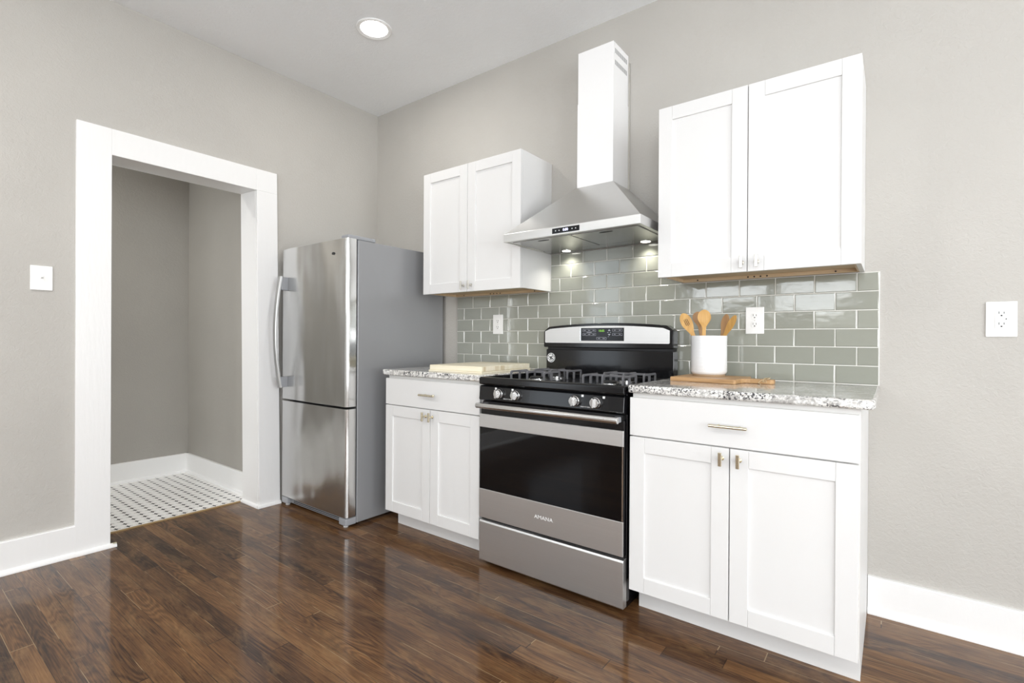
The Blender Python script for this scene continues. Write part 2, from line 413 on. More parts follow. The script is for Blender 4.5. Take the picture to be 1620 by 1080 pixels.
# door casing (slightly out of plumb) and jamb
CX = .020
cs = MB()
cs.box(0, CX, -1.843, -1.700, 0, 2.169)
cs.hexa([(0, -.929, 0), (CX, -.929, 0), (CX, -.790, 0), (0, -.790, 0), (0, -.954, 2.030), (CX, -.954, 2.030), (CX, -.821, 2.030), (0, -.821, 2.030)])
cs.hexa([(0, -1.700, 2.033), (CX, -1.700, 2.033), (CX, -.954, 2.030), (0, -.954, 2.030), (0, -1.700, 2.169), (CX, -1.700, 2.169), (CX, -.954, 2.166), (0, -.954, 2.166)])
cs.hexa([(0, -.954, 2.030), (CX, -.954, 2.030), (CX, -.821, 2.030), (0, -.821, 2.030), (0, -.954, 2.166), (CX, -.954, 2.166), (CX, -.823, 2.166), (0, -.823, 2.166)])
struct('trim_1', cs, M_trim, bevel=.002)
jb = MB()
jb.box(-.2, -.0005, -1.717, -1.701, 0, 2.06)
jb.hexa([(-.2, -.931, 0), (-.0005, -.930, 0), (-.0005, -.90, 0), (-.2, -.90, 0), (-.2, -.953, 2.05), (-.0005, -.955, 2.05), (-.0005, -.90, 2.05), (-.2, -.90, 2.05)])
jb.hexa([(-.2, -1.701, 2.041), (-.0005, -1.701, 2.034), (-.0005, -.955, 2.031), (-.2, -.953, 2.041), (-.2, -1.701, 2.06), (-.0005, -1.701, 2.06), (-.0005, -.955, 2.06), (-.2, -.953, 2.06)])
struct('trim_2', jb, M_trim)
# shoe strips at the foot of the casing, the left one with a chipped end
sh = [(0, 0), (.016, 0), (.016, .006), (.012, .015), (.002, .020), (0, .020)]
struct('trim_3', MB().prism([(CX + q, z) for q, z in sh], 'y', -1.842, -1.676), M_trim)
m = MB().prism([(CX + q, z) for q, z in sh], 'y', -.944, -.790); m.prism([(-.930 - q, z) for q, z in sh], 'x', -.2, CX); struct('trim_4', m, M_trim)
struct('trim_5', B(-.214, -.199, -1.70, -.93, -.01, .0055), wood('threshold_strip', (.30, .20, .09), (.45, .33, .17), 'y'))
chip = MB().prism([(CX+.001, -1.676), (CX+.0165, -1.676), (CX+.0165, -1.694), (CX+.008, -1.69), (CX+.001, -1.70)], 'z', .0202, .0208)
struct('trim_6', chip, mat('bare_wood_chip', (.55, .50, .34), .6))

# ------------------------------------------------------------------ recessed ceiling lights
def ceiling_light(loc, label, power, H=H):
    t = thing('recessed_light', label, 'ceiling light', (loc[0], loc[1], H), 'recessed lights in the ceiling')
    c = (loc[0], loc[1], H)
    MB().lathe([(.098, 0), (.099, -.004), (.094, -.007), (.076, -.003), (.074, 0)], c, 48).build('trim_ring', M_trim, t, smooth=40)
    MB().lathe([(0, -.0025), (.074, -.0025), (.074, -.0005), (0, -.0005)], c, 48).build('lamp_lens', M_lens, t)
    area('lamp_light', (0, 0, -.012), (0, 0, 0), .14, .14, power, (1, .965, .91), 'DISK', t)
    return t
ceiling_light((.900, -.728), 'round white recessed ceiling light glowing above the fridge corner', 7)
for i, (x, y, pw) in enumerate([(.9, -3.2, 26), (3.3, -3.6, 26), (5.3, -3.2, 14)]):  # unseen fixtures, added as fill from behind the camera
    ceiling_light((x, y), ['round recessed ceiling light behind the camera on the doorway side', 'round recessed ceiling light behind the camera in mid room', 'round recessed ceiling light behind the camera at the far right of the room'][i], pw)
ceiling_light((-.72, -2.45), 'round recessed ceiling light in the little tiled hall beyond the doorway', 21, 2.6)  # out of view, added to lift the hall floor and baseboards

# ------------------------------------------------------------------ tiled backsplash
TX, TP, TZ, TH = 3.0416, .1499, .9145, .0762
S0, S1 = .8768, 3.1895
bs = thing('tile_backsplash', 'sage green glass subway tile backsplash with white grout behind range and counters', 'backsplash', (2.0, 0, .9145))
GR = .0035
grt = MB(); grt.box(S0, S1, -.0065, -.0003, .9135, 1.3725); grt.box(1.629, 2.396, -.0065, -.0003, 1.3725, 1.5905)
grt.build('grout', M_grout, bs)
tl = MB()
def add_tile(x0, x1, z0, z1):
    if x1 - x0 < .006 or z1 - z0 < .006: return
    e, b_ = GR / 2, .0025
    x0 += e; x1 -= e; z0 += e; z1 -= e
    tx_, tz_ = random.uniform(-.0006, .0006), random.uniform(-.0004, .0004)
    bm = tl.bm
    o = [bm.verts.new(q) for q in ((x0,-.006,z0),(x1,-.006,z0),(x1,-.006,z1),(x0,-.006,z1))]
    m1 = [bm.verts.new(q) for q in ((x0,-.0075,z0),(x1,-.0075,z0),(x1,-.0075,z1),(x0,-.0075,z1))]
    f = [bm.verts.new(q) for q in ((x0+b_,-.0095+tx_+tz_,z0+b_),(x1-b_,-.0095-tx_+tz_,z0+b_),(x1-b_,-.0095-tx_-tz_,z1-b_),(x0+b_,-.0095+tx_-tz_,z1-b_))]
    bm.faces.new(f)
    for A_, B_ in ((o, m1), (m1, f)):
        for i in range(4): bm.faces.new([A_[i], A_[(i+1) % 4], B_[(i+1) % 4], B_[i]])
for r in range(9):
    z0 = TZ + r * TH; z1 = z0 + TH
    X0, X1 = (S0, S1) if r < 6 else (1.630, 2.395)
    if r == 8: z1 = min(z1, 1.5905)
    ph = TX + (0 if r % 2 == 0 else TP / 2)
    kx = -20
    while ph + kx * TP < X1:
        a_, b_ = max(X0, ph + kx * TP), min(X1, ph + (kx + 1) * TP)
        if b_ > X0: add_tile(a_, b_, z0, z1)
        kx += 1
tl.build('glass_tiles', M_tile, bs)
B(S1, S1 + .002, -.0075, -.0003, .9135, 1.3725).build('edge_caulk', M_trim, bs)

# ------------------------------------------------------------------ cabinets
def shaker(mb, x0, x1, z0, z1, yf, t=.02, rail=.060, rec=.007):
    e = .0004
    mb.box(x0, x0+rail, yf, yf+t, z0, z1); mb.box(x1-rail, x1, yf, yf+t, z0, z1)
    mb.box(x0+rail+e, x1-rail-e, yf, yf+t, z1-rail, z1); mb.box(x0+rail+e, x1-rail-e, yf, yf+t, z0, z0+rail)
    mb.box(x0+rail-.002, x1-rail+.002, yf+rec, yf+t-.003, z0+rail-.002, z1-rail+.002)
    return mb
def tbar(parent, x, z0, z1, yf, m, w=.0115):
    zc = (z0 + z1) / 2; h = MB()
    h.box(x - w/2, x + w/2, yf - .033, yf - .026, z0, z1)
    h.cyl((x, yf - .028, zc), (x, yf, zc), .005, 14); h.cyl((x, yf - .004, zc), (x, yf, zc), .0085, 16)
    return h.build('handle', m, parent, bevel=.0012)
def hbar(parent, x0, x1, z, yf, m):
    h = MB(); h.cyl((x0, yf - .030, z), (x1, yf - .030, z), .0055, 16)
    for x in (x0 + .028, x1 - .028): h.cyl((x, yf - .030, z), (x, yf, z), .0045, 12)
    return h.build('handle', m, parent, bevel=.0008)
BVL = .0012
def base_cabinet(x0, x1, xm, xc1, label, drawer_handle, hx, xtoe):
    """doors x0..x1 meeting at xm; case from x0+.004 to xc1"""
    t = thing('base_cabinet', label, 'cabinet', ((x0 + x1)/2, -.62, 0))
    yf, yc = -.638, -.617
    cz, gz, bz, top = .8642, .7131, .1031, .8815
    xl = x0 + .004
    c = MB(); c.box(xl, xl+.018, yc, -.001, bz, top); c.box(xc1-.018, xc1, -.545, -.001, .001, top); c.box(xc1-.018, xc1, yc, -.545, bz-.003, top)
    c.box(xl, xl+.018, -.545, -.001, .001, bz); c.box(xl+.018, xc1-.018, yc, -.02, bz, bz+.016); c.box(xl+.018, xc1-.018, -.012, -.001, bz, top)
    c.build('case', M_cab, t)
    f = MB(); f.box(xl, xc1, yc-.0005, yc+.018, .852, top - .0004); f.box(xl, xc1, yc-.0003, yc+.015, gz-.02, gz+.02)
    f.box(xc1-.03, xc1+.0004, yc-.0004, yc+.018, bz-.002, top-.0004); f.box(xl, xl+.03, yc-.0004, yc+.018, bz-.002, top-.0004)
    f.build('face_frame', M_cabgrey, t)
    MB().box(xtoe, xc1 + .0006, -.5465, -.5385, .0008, bz + .001).build('toe_kick', M_toe, t)
    d = B(x0, x1, yf, yf+.02, gz+.0025, cz).build('drawer', M_cab, t, bevel=BVL)
    hbar(d, drawer_handle[0], drawer_handle[1], .7895, yf, M_brass)
    for a_, b_, hh in ((x0, xm-.0018, hx[0]), (xm+.0018, x1, hx[1])):
        dd = shaker(MB(), a_, b_, bz, gz-.0025, yf).build('door', M_cab, t, bevel=BVL)
        tbar(dd, hh, .6505, .6985, yf, M_brass)
    return t
base_cabinet(.909, 1.6225, 1.2743, 1.630, 'white shaker base cabinet standing between the fridge and the range', (1.215, 1.3315), (1.2428, 1.2935), .925)
base_cabinet(2.4085, 3.154, 2.7805, 3.157, 'wide white shaker base cabinet to the right of the range', (2.7165, 2.842), (2.7555, 2.8135), 2.413)

def wall_cabinet(x0, x1, xm, label, hx, xl_side=True):
    t = thing('wall_cabinet', label, 'cabinet', ((x0 + x1)/2, -.15, 1.3713))
    yf, yc = -.3115, -.2905; zb, zt = 1.3713, 2.1265
    c = MB(); c.box(x0, x0+.016, yc, -.001, zb+.003, zt); c.box(x1-.016, x1+.0005, yc, -.001, zb+.003, zt)
    c.box(x0+.016, x1-.016, yc, -.001, zt-.018, zt); c.box(x0+.016, x1-.016, -.010, -.001, zb+.03, zt-.018)
    c.build('case', M_cab, t)
    f = MB(); f.box(x0, x0+.03, yc-.0005, yc+.016, zb+.002, zt-.0005); f.box(x1-.03, x1+.0003, yc-.0005, yc+.016, zb+.002, zt-.0005)
    f.box(x0+.03, x1-.03, yc-.0005, yc+.016, zt-.03, zt-.0005); f.box(x0+.03, x1-.03, yc-.0005, yc+.016, zb+.002, zb+.035); f.build('face_frame', M_cab, t)
    u = MB(); u.box(x0+.0165, x1-.0165, yc+.0165, -.0105, zb+.018, zb+.028)
    u.box(x0+.0165, x1-.0165, -.028, -.0105, zb+.003, zb+.018); u.box(x0+.0165, x1-.0165, yc+.0165, yc+.03, zb+.0035, zb+.018)
    u.box(x0+.0165, x0+.022, yc+.03, -.028, zb+.003, zb+.018); u.box(x1-.022, x1-.0165, yc+.03, -.028, zb+.003, zb+.018)
    up = u.build('underside', M_ply, t); up['label'] = 'bare plywood underside'
    for q in (.12, .42, .455, .49, .525, .87):
        xx_ = x0 + (x1-x0)*q; MB().cyl((xx_, -.0282, zb+.010), (xx_, -.0300, zb+.010), .0035, 10).build('screw', M_blackm, t)
    for a_, b_, hh in ((x0, xm-.0016, hx[0]), (xm+.0016, x1, hx[1])):
        dd = shaker(MB(), a_, b_, zb, zt, yf).build('door', M_cab, t, bevel=BVL)
        tbar(dd, hh, 1.3835, 1.4325, yf, M_nickel)
    return t
wall_cabinet(.865, 1.6267, 1.2381, 'white two-door shaker wall cabinet hung between fridge and range hood', (1.2135, 1.271))
wall_cabinet(2.3935, 3.1405, 2.7635, 'white two-door shaker wall cabinet hung to the right of the range hood', (2.7455, 2.802))

# ------------------------------------------------------------------ counters
def counter(x0, x1, label, rl=.03, rr=.03):
    y0, y1, z0, z1 = -.650, -.001, .8828, .9136
    m = MB(); pts = []
    for cx_, cy_, r_, a0 in ((x0+rl, y0+rl, rl, 180), (x1-rr, y0+rr, rr, 270)):
        for i in range(7):
            a_ = R(a0 + 90*i/6); pts.append((cx_ + r_*math.cos(a_), cy_ + r_*math.sin(a_)))
    pts += [(x1, y1), (x0, y1)]
    m.prism(pts, 'z', z0, z1)
    o = m.build('granite_countertop', M_gran, None, bevel=.0085, seg=4, smooth=50, origin=((x0+x1)/2, -.3, z0))
    return tag(o, label, 'countertop')
counter(.876, 1.634, 'short speckled grey and white granite countertop carrying the pale cutting boards', .03, .006)
counter(2.4015, 3.1945, 'long speckled granite countertop right of the range under the utensil crock', .012, .03)

# ------------------------------------------------------------------ refrigerator
fr = thing('refrigerator', 'stainless steel bottom-freezer refrigerator standing beside the doorway', 'refrigerator', (.41, -.40, 0))
FX0, FX1, FT = .056, .7635, 1.668
b_ = MB(); b_.box(FX0+.004, FX1, -.7285, -.03, .018, FT-.004); b_.box(FX0+.03, FX1-.03, -.70, -.05, .004, .018)
b_.build('cabinet_body', M_fside, fr, bevel=.004)
B(FX0+.012, FX1-.008, -.737, -.728, .06, FT-.010).build('door_gasket', M_gasket, fr)
def fdoor(z0, z1):
    y0 = -.800; xr = FX1 - .0005; xl = FX0 - .006
    pts = [(xl, -.738), (xl, y0+.012), (xl+.003, y0+.004), (xl+.010, y0)]
    for i in range(8): pts.append((xl+.010+(xr-.0165-xl-.010)*(i+1)/8, y0 - .0045*math.sin(math.pi*(i+1)/8)))
    o = MB().prism(pts + [(xr-.0165, -.738)], 'z', z0, z1).build('door', M_fsteel, fr, bevel=.0015)
    # bright rolled edge on the hinge side
    ed = [(xr-.0163, -.738), (xr-.0163, y0)]
    for i in range(9):
        a_ = R(-90 + 90*i/8); ed.append((xr-.0163 + .0163*math.cos(a_), y0+.022 + .022*math.sin(a_)))
    ed += [(xr, -.738)]
    e = MB().prism(ed, 'z', z0+.0005, z1-.0005).build('rolled_edge', M_chrstrip, o, smooth=40)
    return o
ud = fdoor(.696, FT); ud['label'] = 'upper fresh food door'
ld = fdoor(.060, .6835); ld['label'] = 'lower freezer door'
# bowed handle
hx_ = .112; h = MB(); path = []; rings = []
zlo, zhi = .772, 1.486
for i in range(29):
    t_ = i / 28; z = zlo + (zhi - zlo) * t_; y = -.845 - .034 * math.sin(math.pi * t_) ** .9
    path.append((hx_, y, z)); rings.append([(-.017, -.003, 0), (-.013, -.008, 0), (.013, -.008, 0), (.017, -.003, 0), (.015, .006, 0), (-.015, .006, 0)])
h.sweep(path, rings); hd = h.build('handle', mat('handle_steel', (.42, .42, .415), .38, metal=1), ud, smooth=40)
for z0, z1 in ((zhi - .088, zhi - .003), (zlo + .003, zlo + .070)): B(hx_ - .0135, hx_ + .0135, -.847, -.800, z0, z1).build('handle_mount', M_greyplast, ud, bevel=.003)
# hinge cover, badge, feet, grille
B(.690, FX1-.002, -.792, -.60, FT-.003, FT+.020).build('hinge_cover', M_greyplast, fr, bevel=.006)
bd = MB(); bd.cyl((.632, -.8035, 1.587), (.632, -.8065, 1.587), .0125, 28)
for v in bd.bm.verts: v.co.z = 1.587 + (v.co.z - 1.587) * .62
bd.build('badge', M_gasket, ud)
B(FX0+.05, FX1-.075, -.765, -.700, .012, .052).build('toe_grille', M_greyplast, fr, bevel=.003)
g_ = MB()
for i in range(3): g_.box(FX0+.09, FX1-.11, -.7665, -.7645, .019+i*.010, .023+i*.010)
g_.build('grille_slots', M_gasket, fr)
for x0 in (FX0 - .002, FX1 - .073):
    B(x0, x0 + .070, -.800, -.728, .014, .055).build('foot_bracket', M_greyplast, fr, bevel=.006)
    MB().cyl((x0+.035, -.775, .0005), (x0+.035, -.775, .016), .014, 20).build('levelling_foot', mat('foot_plastic', (.6, .6, .58), .5), fr)

# ------------------------------------------------------------------ gas range
rg = thing('gas_range', 'stainless and black freestanding gas range between the two base cabinets', 'range', (2.016, -.35, 0))
RX0, RX1 = 1.6387, 2.3933
b_ = MB(); b_.box(RX0+.003, RX1-.003, -.620, -.03, .035, .878); b_.box(RX0+.01, RX1-.01, -.60, -.05, .004, .035)
b_.build('body', M_black, rg, bevel=.003)
# storage drawer
dr = MB().prism([(-.622, .020), (-.653, .020), (-.656, .024), (-.656, .206), (-.653, .214), (-.640, .216), (-.622, .216)], 'x', RX0+.002, RX1-.002).build('storage_drawer', M_steel, rg, bevel=.001)
B(RX0+.006, RX1-.006, -.640, -.620, .2165, .2275).build('drawer_gap', M_blackm, rg)
# oven door
od = B(RX0+.004, RX1-.003, -.650, -.622, .229, .770).build('oven_door', M_black, rg, bevel=.004)
B(RX0+.001, RX1-.003, -.6575, -.650, .229, .3675).build('lower_panel', M_steel, od, bevel=.0015)
B(RX0+.003, RX1-.010, -.6555, -.650, .3680, .6655).build('oven_window', M_glassblk, od)
B(RX1-.0095, RX1-.004, -.6560, -.650, .3680, .6655).build('window_edge_strip', M_chrome, od)
B(RX0+.001, RX1-.003, -.6575, -.650, .6660, .7295).build('upper_panel', M_steel, od, bevel=.0015)
hh = MB(); sec = [(0, -.0135), (-.010, -.012), (-.016, -.004), (-.016, .005), (-.011, .012), (0, .0135), (.006, .011), (.006, -.011)]
hh.prism([(-.697 + a_, .7755 + b_) for a_, b_ in sec], 'x', RX0+.020, RX1-.008)
hh.build('handle', mat('range_handle_steel', (.74, .74, .73), .26, metal=1), od, bevel=.001, smooth=40)
for xa in (RX0+.026, RX1-.042): B(xa, xa+.026, -.695, -.649, .762, .784).build('handle_mount', M_greyplast, od, bevel=.003)
text('lettering', 'AMANA', M_white, od, ((RX0+RX1)/2 - .002, -.6578, .3005), (R(90), 0, 0), .024, .0003, 1.15)
# control panel and knobs
cp = MB().prism([(-.622, .790), (-.655, .796), (-.662, .802), (-.655, .862), (-.648, .8675), (-.622, .868)], 'x', RX0+.001, RX1-.001).build('control_panel', M_black, rg, bevel=.002)
B(RX0+.012, RX1-.012, -.645, -.620, .7705, .7895).build('panel_gap', M_blackm, rg)
def knob(x, z):
    y = -.6585; k_ = MB()
    def ring(prof):
        n = 28; rs = []
        for r_, d_ in prof:
            rs.append([k_.bm.verts.new((x + r_*math.cos(2*math.pi*i/n), y - d_, z + r_*math.sin(2*math.pi*i/n))) for i in range(n)])
        for A_, B_ in zip(rs, rs[1:]):
            for i in range(n): k_.bm.faces.new([A_[i], A_[(i+1) % n], B_[(i+1) % n], B_[i]])
        k_.bm.faces.new(rs[-1])
    ring([(.0235, 0), (.0235, .006), (.0225, .010), (.021, .011), (.021, .020), (.019, .023)])
    kn = k_.build('knob', M_chrome, rg, smooth=35)
    MB().prism([(x-.0045, z-.020), (x+.0045, z-.020), (x+.0045, z+.020), (x-.0045, z+.020)], 'y', y-.0375, y-.021).build('knob_grip', M_chrome, kn, bevel=.002)
    MB().cyl((x, y-.0003, z), (x, y+.003, z), .027, 32).build('knob_skirt', M_blackm, kn)
    return kn
for kx_, kz_ in ((1.7640, .834), (1.8630, .8335), (2.1720, .833), (2.2700, .833)): knob(kx_, kz_)
lb = []
for xa in (1.812, 2.222):
    text('lettering', 'PUSH TO TURN', M_white, cp, (xa, -.6618, .8115), (R(83.3), 0, 0), .0062, .0002, 1.0)
for xk in (1.741, 1.840, 2.206, 2.304): B(xk-.0045, xk+.0045, -.6588, -.655, .852, .861).build('burner_symbol', M_white, cp)
# cooktop
ct = MB()
ct.prism([(-.622, .8715), (-.655, .8715), (-.661, .876), (-.661, .9005), (-.655, .9075), (-.640, .9085), (-.628, .900), (-.622, .887)], 'x', RX0, RX1)
ct.box(RX0, RX1, -.622, -.105, .8785, .888); ct.box(RX0, RX0+.016, -.640, -.105, .887, .9085); ct.box(RX1-.016, RX1, -.640, -.105, .887, .9085)
ct.box(RX0+.016, RX1-.016, -.125, -.105, .887, .906)
ct.build('cooktop', M_black, rg, bevel=.003)
BURN = [(1.833, -.395), (2.2285, -.395), (1.833, -.200), (2.2285, -.200)]
for i, (bx_, by_) in enumerate(BURN):
    by_ = (-.425, -.425, -.235, -.235)[i]; bx_ -= .015
    bb = MB(); bb.lathe([(0, 0), (.050, 0), (.050, .004), (.036, .006), (.036, .010), (0, .010)], (bx_, by_, .888), 32)
    br = bb.build('burner', M_chrome, rg, smooth=40)
    MB().lathe([(0, .011), (.034, .011), (.036, .014), (.033, .018), (0, .019)], (bx_, by_, .888), 32).build('burner_cap', M_blackm, br, smooth=40)
def grate(x0, x1, y0, y1, zt=.934, zf=.8885):
    """three arched plates front to back and one across, each with wide rounded legs"""
    m = MB(); th, lg, tb_, r_ = .0070, .011, .0095, .011
    def plate(axis, c, a, b, top=zt):
        out = [(a, zf)]
        for i in range(6):
            t_ = R(90*i/5); out.append((a + r_ - r_*math.cos(t_), top - r_ + r_*math.sin(t_)))
        for i in range(6):
            t_ = R(90 - 90*i/5); out.append((b - r_ + r_*math.cos(t_), top - r_ + r_*math.sin(t_)))
        out += [(b, zf), (b - lg, zf)]
        q = .006
        for i in range(4):
            t_ = R(90*i/3); out.append((b - lg - q + q*math.cos(t_), top - tb_ - q + q*math.sin(t_)))
        for i in range(4):
            t_ = R(90 - 90*i/3); out.append((a + lg + q - q*math.cos(t_), top - tb_ - q + q*math.sin(t_)))
        out.append((a + lg, zf))
        m.prism(out, axis, c - th/2, c + th/2)
    for x in (x0, (x0+x1)/2, x1): plate('x', x, y0, y1)
    plate('y', (y0+y1)/2, x0 - .004, x1 + .004, zt - .0008)
    return m.build('grate', M_iron, rg, bevel=.001)
for x0, x1, y0 in ((1.709, 1.906, -.500), (1.722, 1.922, -.310), (2.118, 2.312, -.500), (2.128, 2.328, -.310)):
    grate(x0, x1, y0, y0 + .150)
# backguard
neck = MB(); neck.box(RX0+.006, RX1-.006, -.075, -.02, .880, 1.036)
neck.build('splash_panel', M_black, rg, bevel=.004)
B(RX0+.012, RX1-.012, -.066, -.02, 1.034, 1.050).build('vent_slot', M_blackm, rg)
zs = lambda x, z_end, z_mid: z_end + (z_mid - z_end) * (1 - ((x - (RX0+RX1)/2) / ((RX1-RX0)/2)) ** 2)
def arched(x0, x1, zb, ze, zm, y0, y1, cr=.02):
    pts = [(x0, zb + .004), (x0+.004, zb), (x1-.004, zb), (x1, zb + .004)]
    n_ = 22
    top = []
    for i in range(n_ + 1):
        x = x0 + (x1-x0)*i/n_; z = ze + (zm-ze)*(1-((x-(x0+x1)/2)/((x1-x0)/2))**2)
        e = min(x-x0, x1-x)
        if e < cr: z -= cr - math.sqrt(max(0, cr*cr - (cr-e)**2))
        top.append((x, z))
    return MB().prism(pts + top[::-1], 'y', y0, y1)
bk = arched(RX0-.004, RX1-.006, 1.048, 1.160, 1.180, -.086, -.022, .022).build('backguard', M_black, rg, bevel=.006, seg=3, smooth=40)
arched(RX0+.006, RX1-.024, 1.073, 1.148, 1.166, -.0885, -.085, .010).build('backguard_panel', M_steel, bk)
dp = B(1.8795, 2.131, -.0905, -.088, 1.0855, 1.1545).build('display', M_display, bk, bevel=.0008)
B(1.8735, 1.8790, -.0905, -.088, 1.0845, 1.1555).build('display_edge', M_chrome, bk)
text('lettering', '10:05', M_green, dp, (2.003, -.0908, 1.1385), (R(90), 0, 0), .016, .0002)
kp = MB()
def outline(x0, x1, z0, z1, t_=.0011):
    y0, y1 = -.0909, -.0903
    kp.box(x0, x1, y0, y1, z0, z0+t_); kp.box(x0, x1, y0, y1, z1-t_, z1); kp.box(x0, x0+t_, y0, y1, z0, z1); kp.box(x1-t_, x1, y0, y1, z0, z1)
def dash(x, z, w_=.010): kp.box(x-w_/2, x+w_/2, -.0909, -.0903, z-.0012, z+.0012)
for r_ in range(2):
    z0 = 1.1350 - r_*.0215
    outline(1.890, 1.970, z0, z0+.013)
    for c_ in range(3):
        dash(1.890+.0133+c_*.0267, z0+.0065, .012)
    outline(2.066, 2.122, z0, z0+.013); dash(2.080, z0+.0065); dash(2.108, z0+.0065)
dash(1.930, 1.1308, .030)
outline(1.974, 2.032, 1.0915, 1.1045); dash(1.989, 1.098, .012); dash(2.017, 1.098, .014); dash(2.044, 1.108, .004)
for zz, sg in ((1.142, 1), (1.118, -1)):
    kp.prism([(2.040, zz-.004*sg), (2.056, zz-.004*sg), (2.048, zz+.005*sg)], 'y', -.0909, -.0903)
dash(2.041, 1.130, .007); dash(2.055, 1.130, .007)
kp.build('key_legends', M_legend, dp)
# round sticker on the splash panel
st = MB().cyl((1.678, -.0752, .9875), (1.678, -.0762, .9875), .0265, 40).build('sticker', M_white, rg); st['label'] = 'round white sticker with a dark emblem'
s2 = MB(); n_ = 40
for i in range(n_):
    if i % 5 == 4 or 22 < i < 27: continue
    a0, a1 = 2*math.pi*i/n_, 2*math.pi*(i+1)/n_
    q = [(1.678 + r_*math.cos(t_), .9875 + r_*math.sin(t_)) for r_, t_ in ((.019, a0), (.0235, a0), (.0235, a1), (.019, a1))]
    s2.prism(q, 'y', -.0767, -.0761)
for q in ([(-.012,-.012),(-.006,-.014),(.013,.011),(.008,.013)], [(-.014,.002),(-.008,.008),(.002,.004),(-.003,-.002)], [(.0,-.010),(.008,-.012),(.013,-.004),(.006,-.001)]):
    s2.prism([(1.678+a_, .9875+b_) for a_, b_ in q], 'y', -.0767, -.0761)
s2.build('emblem', M_blackm, st)

# ------------------------------------------------------------------ range hood
hd = thing('range_hood', 'stainless pyramid range hood with tall white chimney above the range', 'range hood', (2.0, -.2, 1.59))
HX0, HX1, HY, HZ0, HZ1, HZ2 = 1.6290, 2.3725, -.462, 1.5915, 1.6325, 1.8915
CX0, CX1, CY = 1.9025, 2.1085, -.184
m = MB(); bm = m.bm
A_ = [bm.verts.new(q) for q in ((HX0,HY,HZ0),(HX1,HY,HZ0),(HX1,-.001,HZ0),(HX0,-.001,HZ0))]
Bv = [bm.verts.new(q) for q in ((HX0,HY,HZ1),(HX1,HY,HZ1),(HX1,-.001,HZ1),(HX0,-.001,HZ1))]
Cv = [bm.verts.new(q) for q in ((CX0-.003,CY-.003,HZ2),(CX1+.003,CY-.003,HZ2),(CX1+.003,-.001,HZ2),(CX0-.003,-.001,HZ2))]
I_ = [bm.verts.new(q) for q in ((HX0+.012,HY+.012,HZ0),(HX1-.012,HY+.012,HZ0),(HX1-.012,-.013,HZ0),(HX0+.012,-.013,HZ0))]
J_ = [bm.verts.new((q.co.x, q.co.y, HZ0+.004)) for q in I_]
for P_, Q_ in ((A_, Bv), (Bv, Cv), (I_, A_), (J_, I_)):
    for i in range(4): bm.faces.new([P_[i], P_[(i+1) % 4], Q_[(i+1) % 4], Q_[i]])
bm.faces.new(Cv); bm.faces.new(J_)
m.build('canopy', M_hoodsteel, hd, bevel=.0012)
xm_ = (HX0 + HX1) / 2
for a_, b_ in ((HX0+.030, xm_-.004), (xm_+.004, HX1-.030)):
    fl = MB(); fl.box(a_, b_, HY+.040, -.115, HZ0+.0005, HZ0+.0045); fo = fl.build('filter', M_hoodunder, hd, bevel=.001)
    c_ = (a_+b_)/2; fh = MB(); fh.cyl((c_, HY+.075, HZ0-.0002), (c_, HY+.075, HZ0+.001), .020, 28)
    for v in fh.bm.verts: v.co.x = c_ + (v.co.x-c_)*1.7; v.co.y = HY+.075 + (v.co.y-HY-.075)*.55
    fh.build('filter_pull', M_blackm, fo)
B(HX0+.016, HX1-.016, -.112, -.016, HZ0+.0008, HZ0+.0045).build('lamp_strip', M_hoodunder, hd)
for x in (1.7675, 2.2330):
    lp = MB().lathe([(.030, -.0022), (.030, .0005), (.024, .0005), (.024, -.0022)], (x, -.062, HZ0+.0010), 32).build('hood_lamp', M_chrome, hd, smooth=40)
    MB().lathe([(0, -.0018), (.024, -.0018), (.024, .0004), (0, .0004)], (x, -.062, HZ0+.0010), 32).build('lamp_lens', M_hoodlamp, lp)
    area('hood_light', (x-2.0, .138, HZ0-.006-1.59), (0, 0, 0), .045, .045, .6, (1, .96, .86), 'DISK', hd, 120)
cpn = MB().box(1.9265, 2.0755, HY-.0012, HY+.001, 1.5995, 1.6245).build('control_panel', M_display, hd)
text('lettering', '0:00', M_hooddig, cpn, (2.001, HY-.0015, 1.612), (R(90), 0, 0), .017, .0002)
for x in (1.946, 1.966, 2.037, 2.056): MB().cyl((x, HY-.0012, 1.612), (x, HY-.0018, 1.612), .0027, 10).build('touch_icon', M_white, cpn)
# chimney: two telescoping sections, side vents, cable on top
lo = B(CX0, CX1, CY, -.001, HZ2-.002, 2.333).build('lower_chimney', M_chim, hd, bevel=.001)
upc = B(CX0+.002, CX1-.002, CY+.002, -.001, 2.333, 2.6015).build('upper_chimney', M_chim, hd, bevel=.001)
for z0, z1 in ((2.548, 2.572), (2.489, 2.513)):
    n_ = 13; vt = MB()
    for i in range(n_):
        y = -.160 + .135*i/(n_-1)
        vt.box(CX1-.0021, CX1-.0014, y-.0030, y+.0030, z0, z1)
    vt.build('vent_slots', M_vent, upc)
fl = MB(); fl.box(CX1-.002, CX1+.008, -.004, -.001, HZ2, 2.56); fl.build('wall_flange', M_nickel, lo)
cb = MB(); cb.tube([(1.985, -.10, 2.595), (1.990, -.10, 2.622), (2.003, -.10, 2.633), (2.012, -.10, 2.622), (2.022, -.10, 2.634), (2.032, -.10, 2.629), (2.034, -.10, 2.595)], .0055, 8)
cb.build('cable', M_blackm, upc, smooth=60)

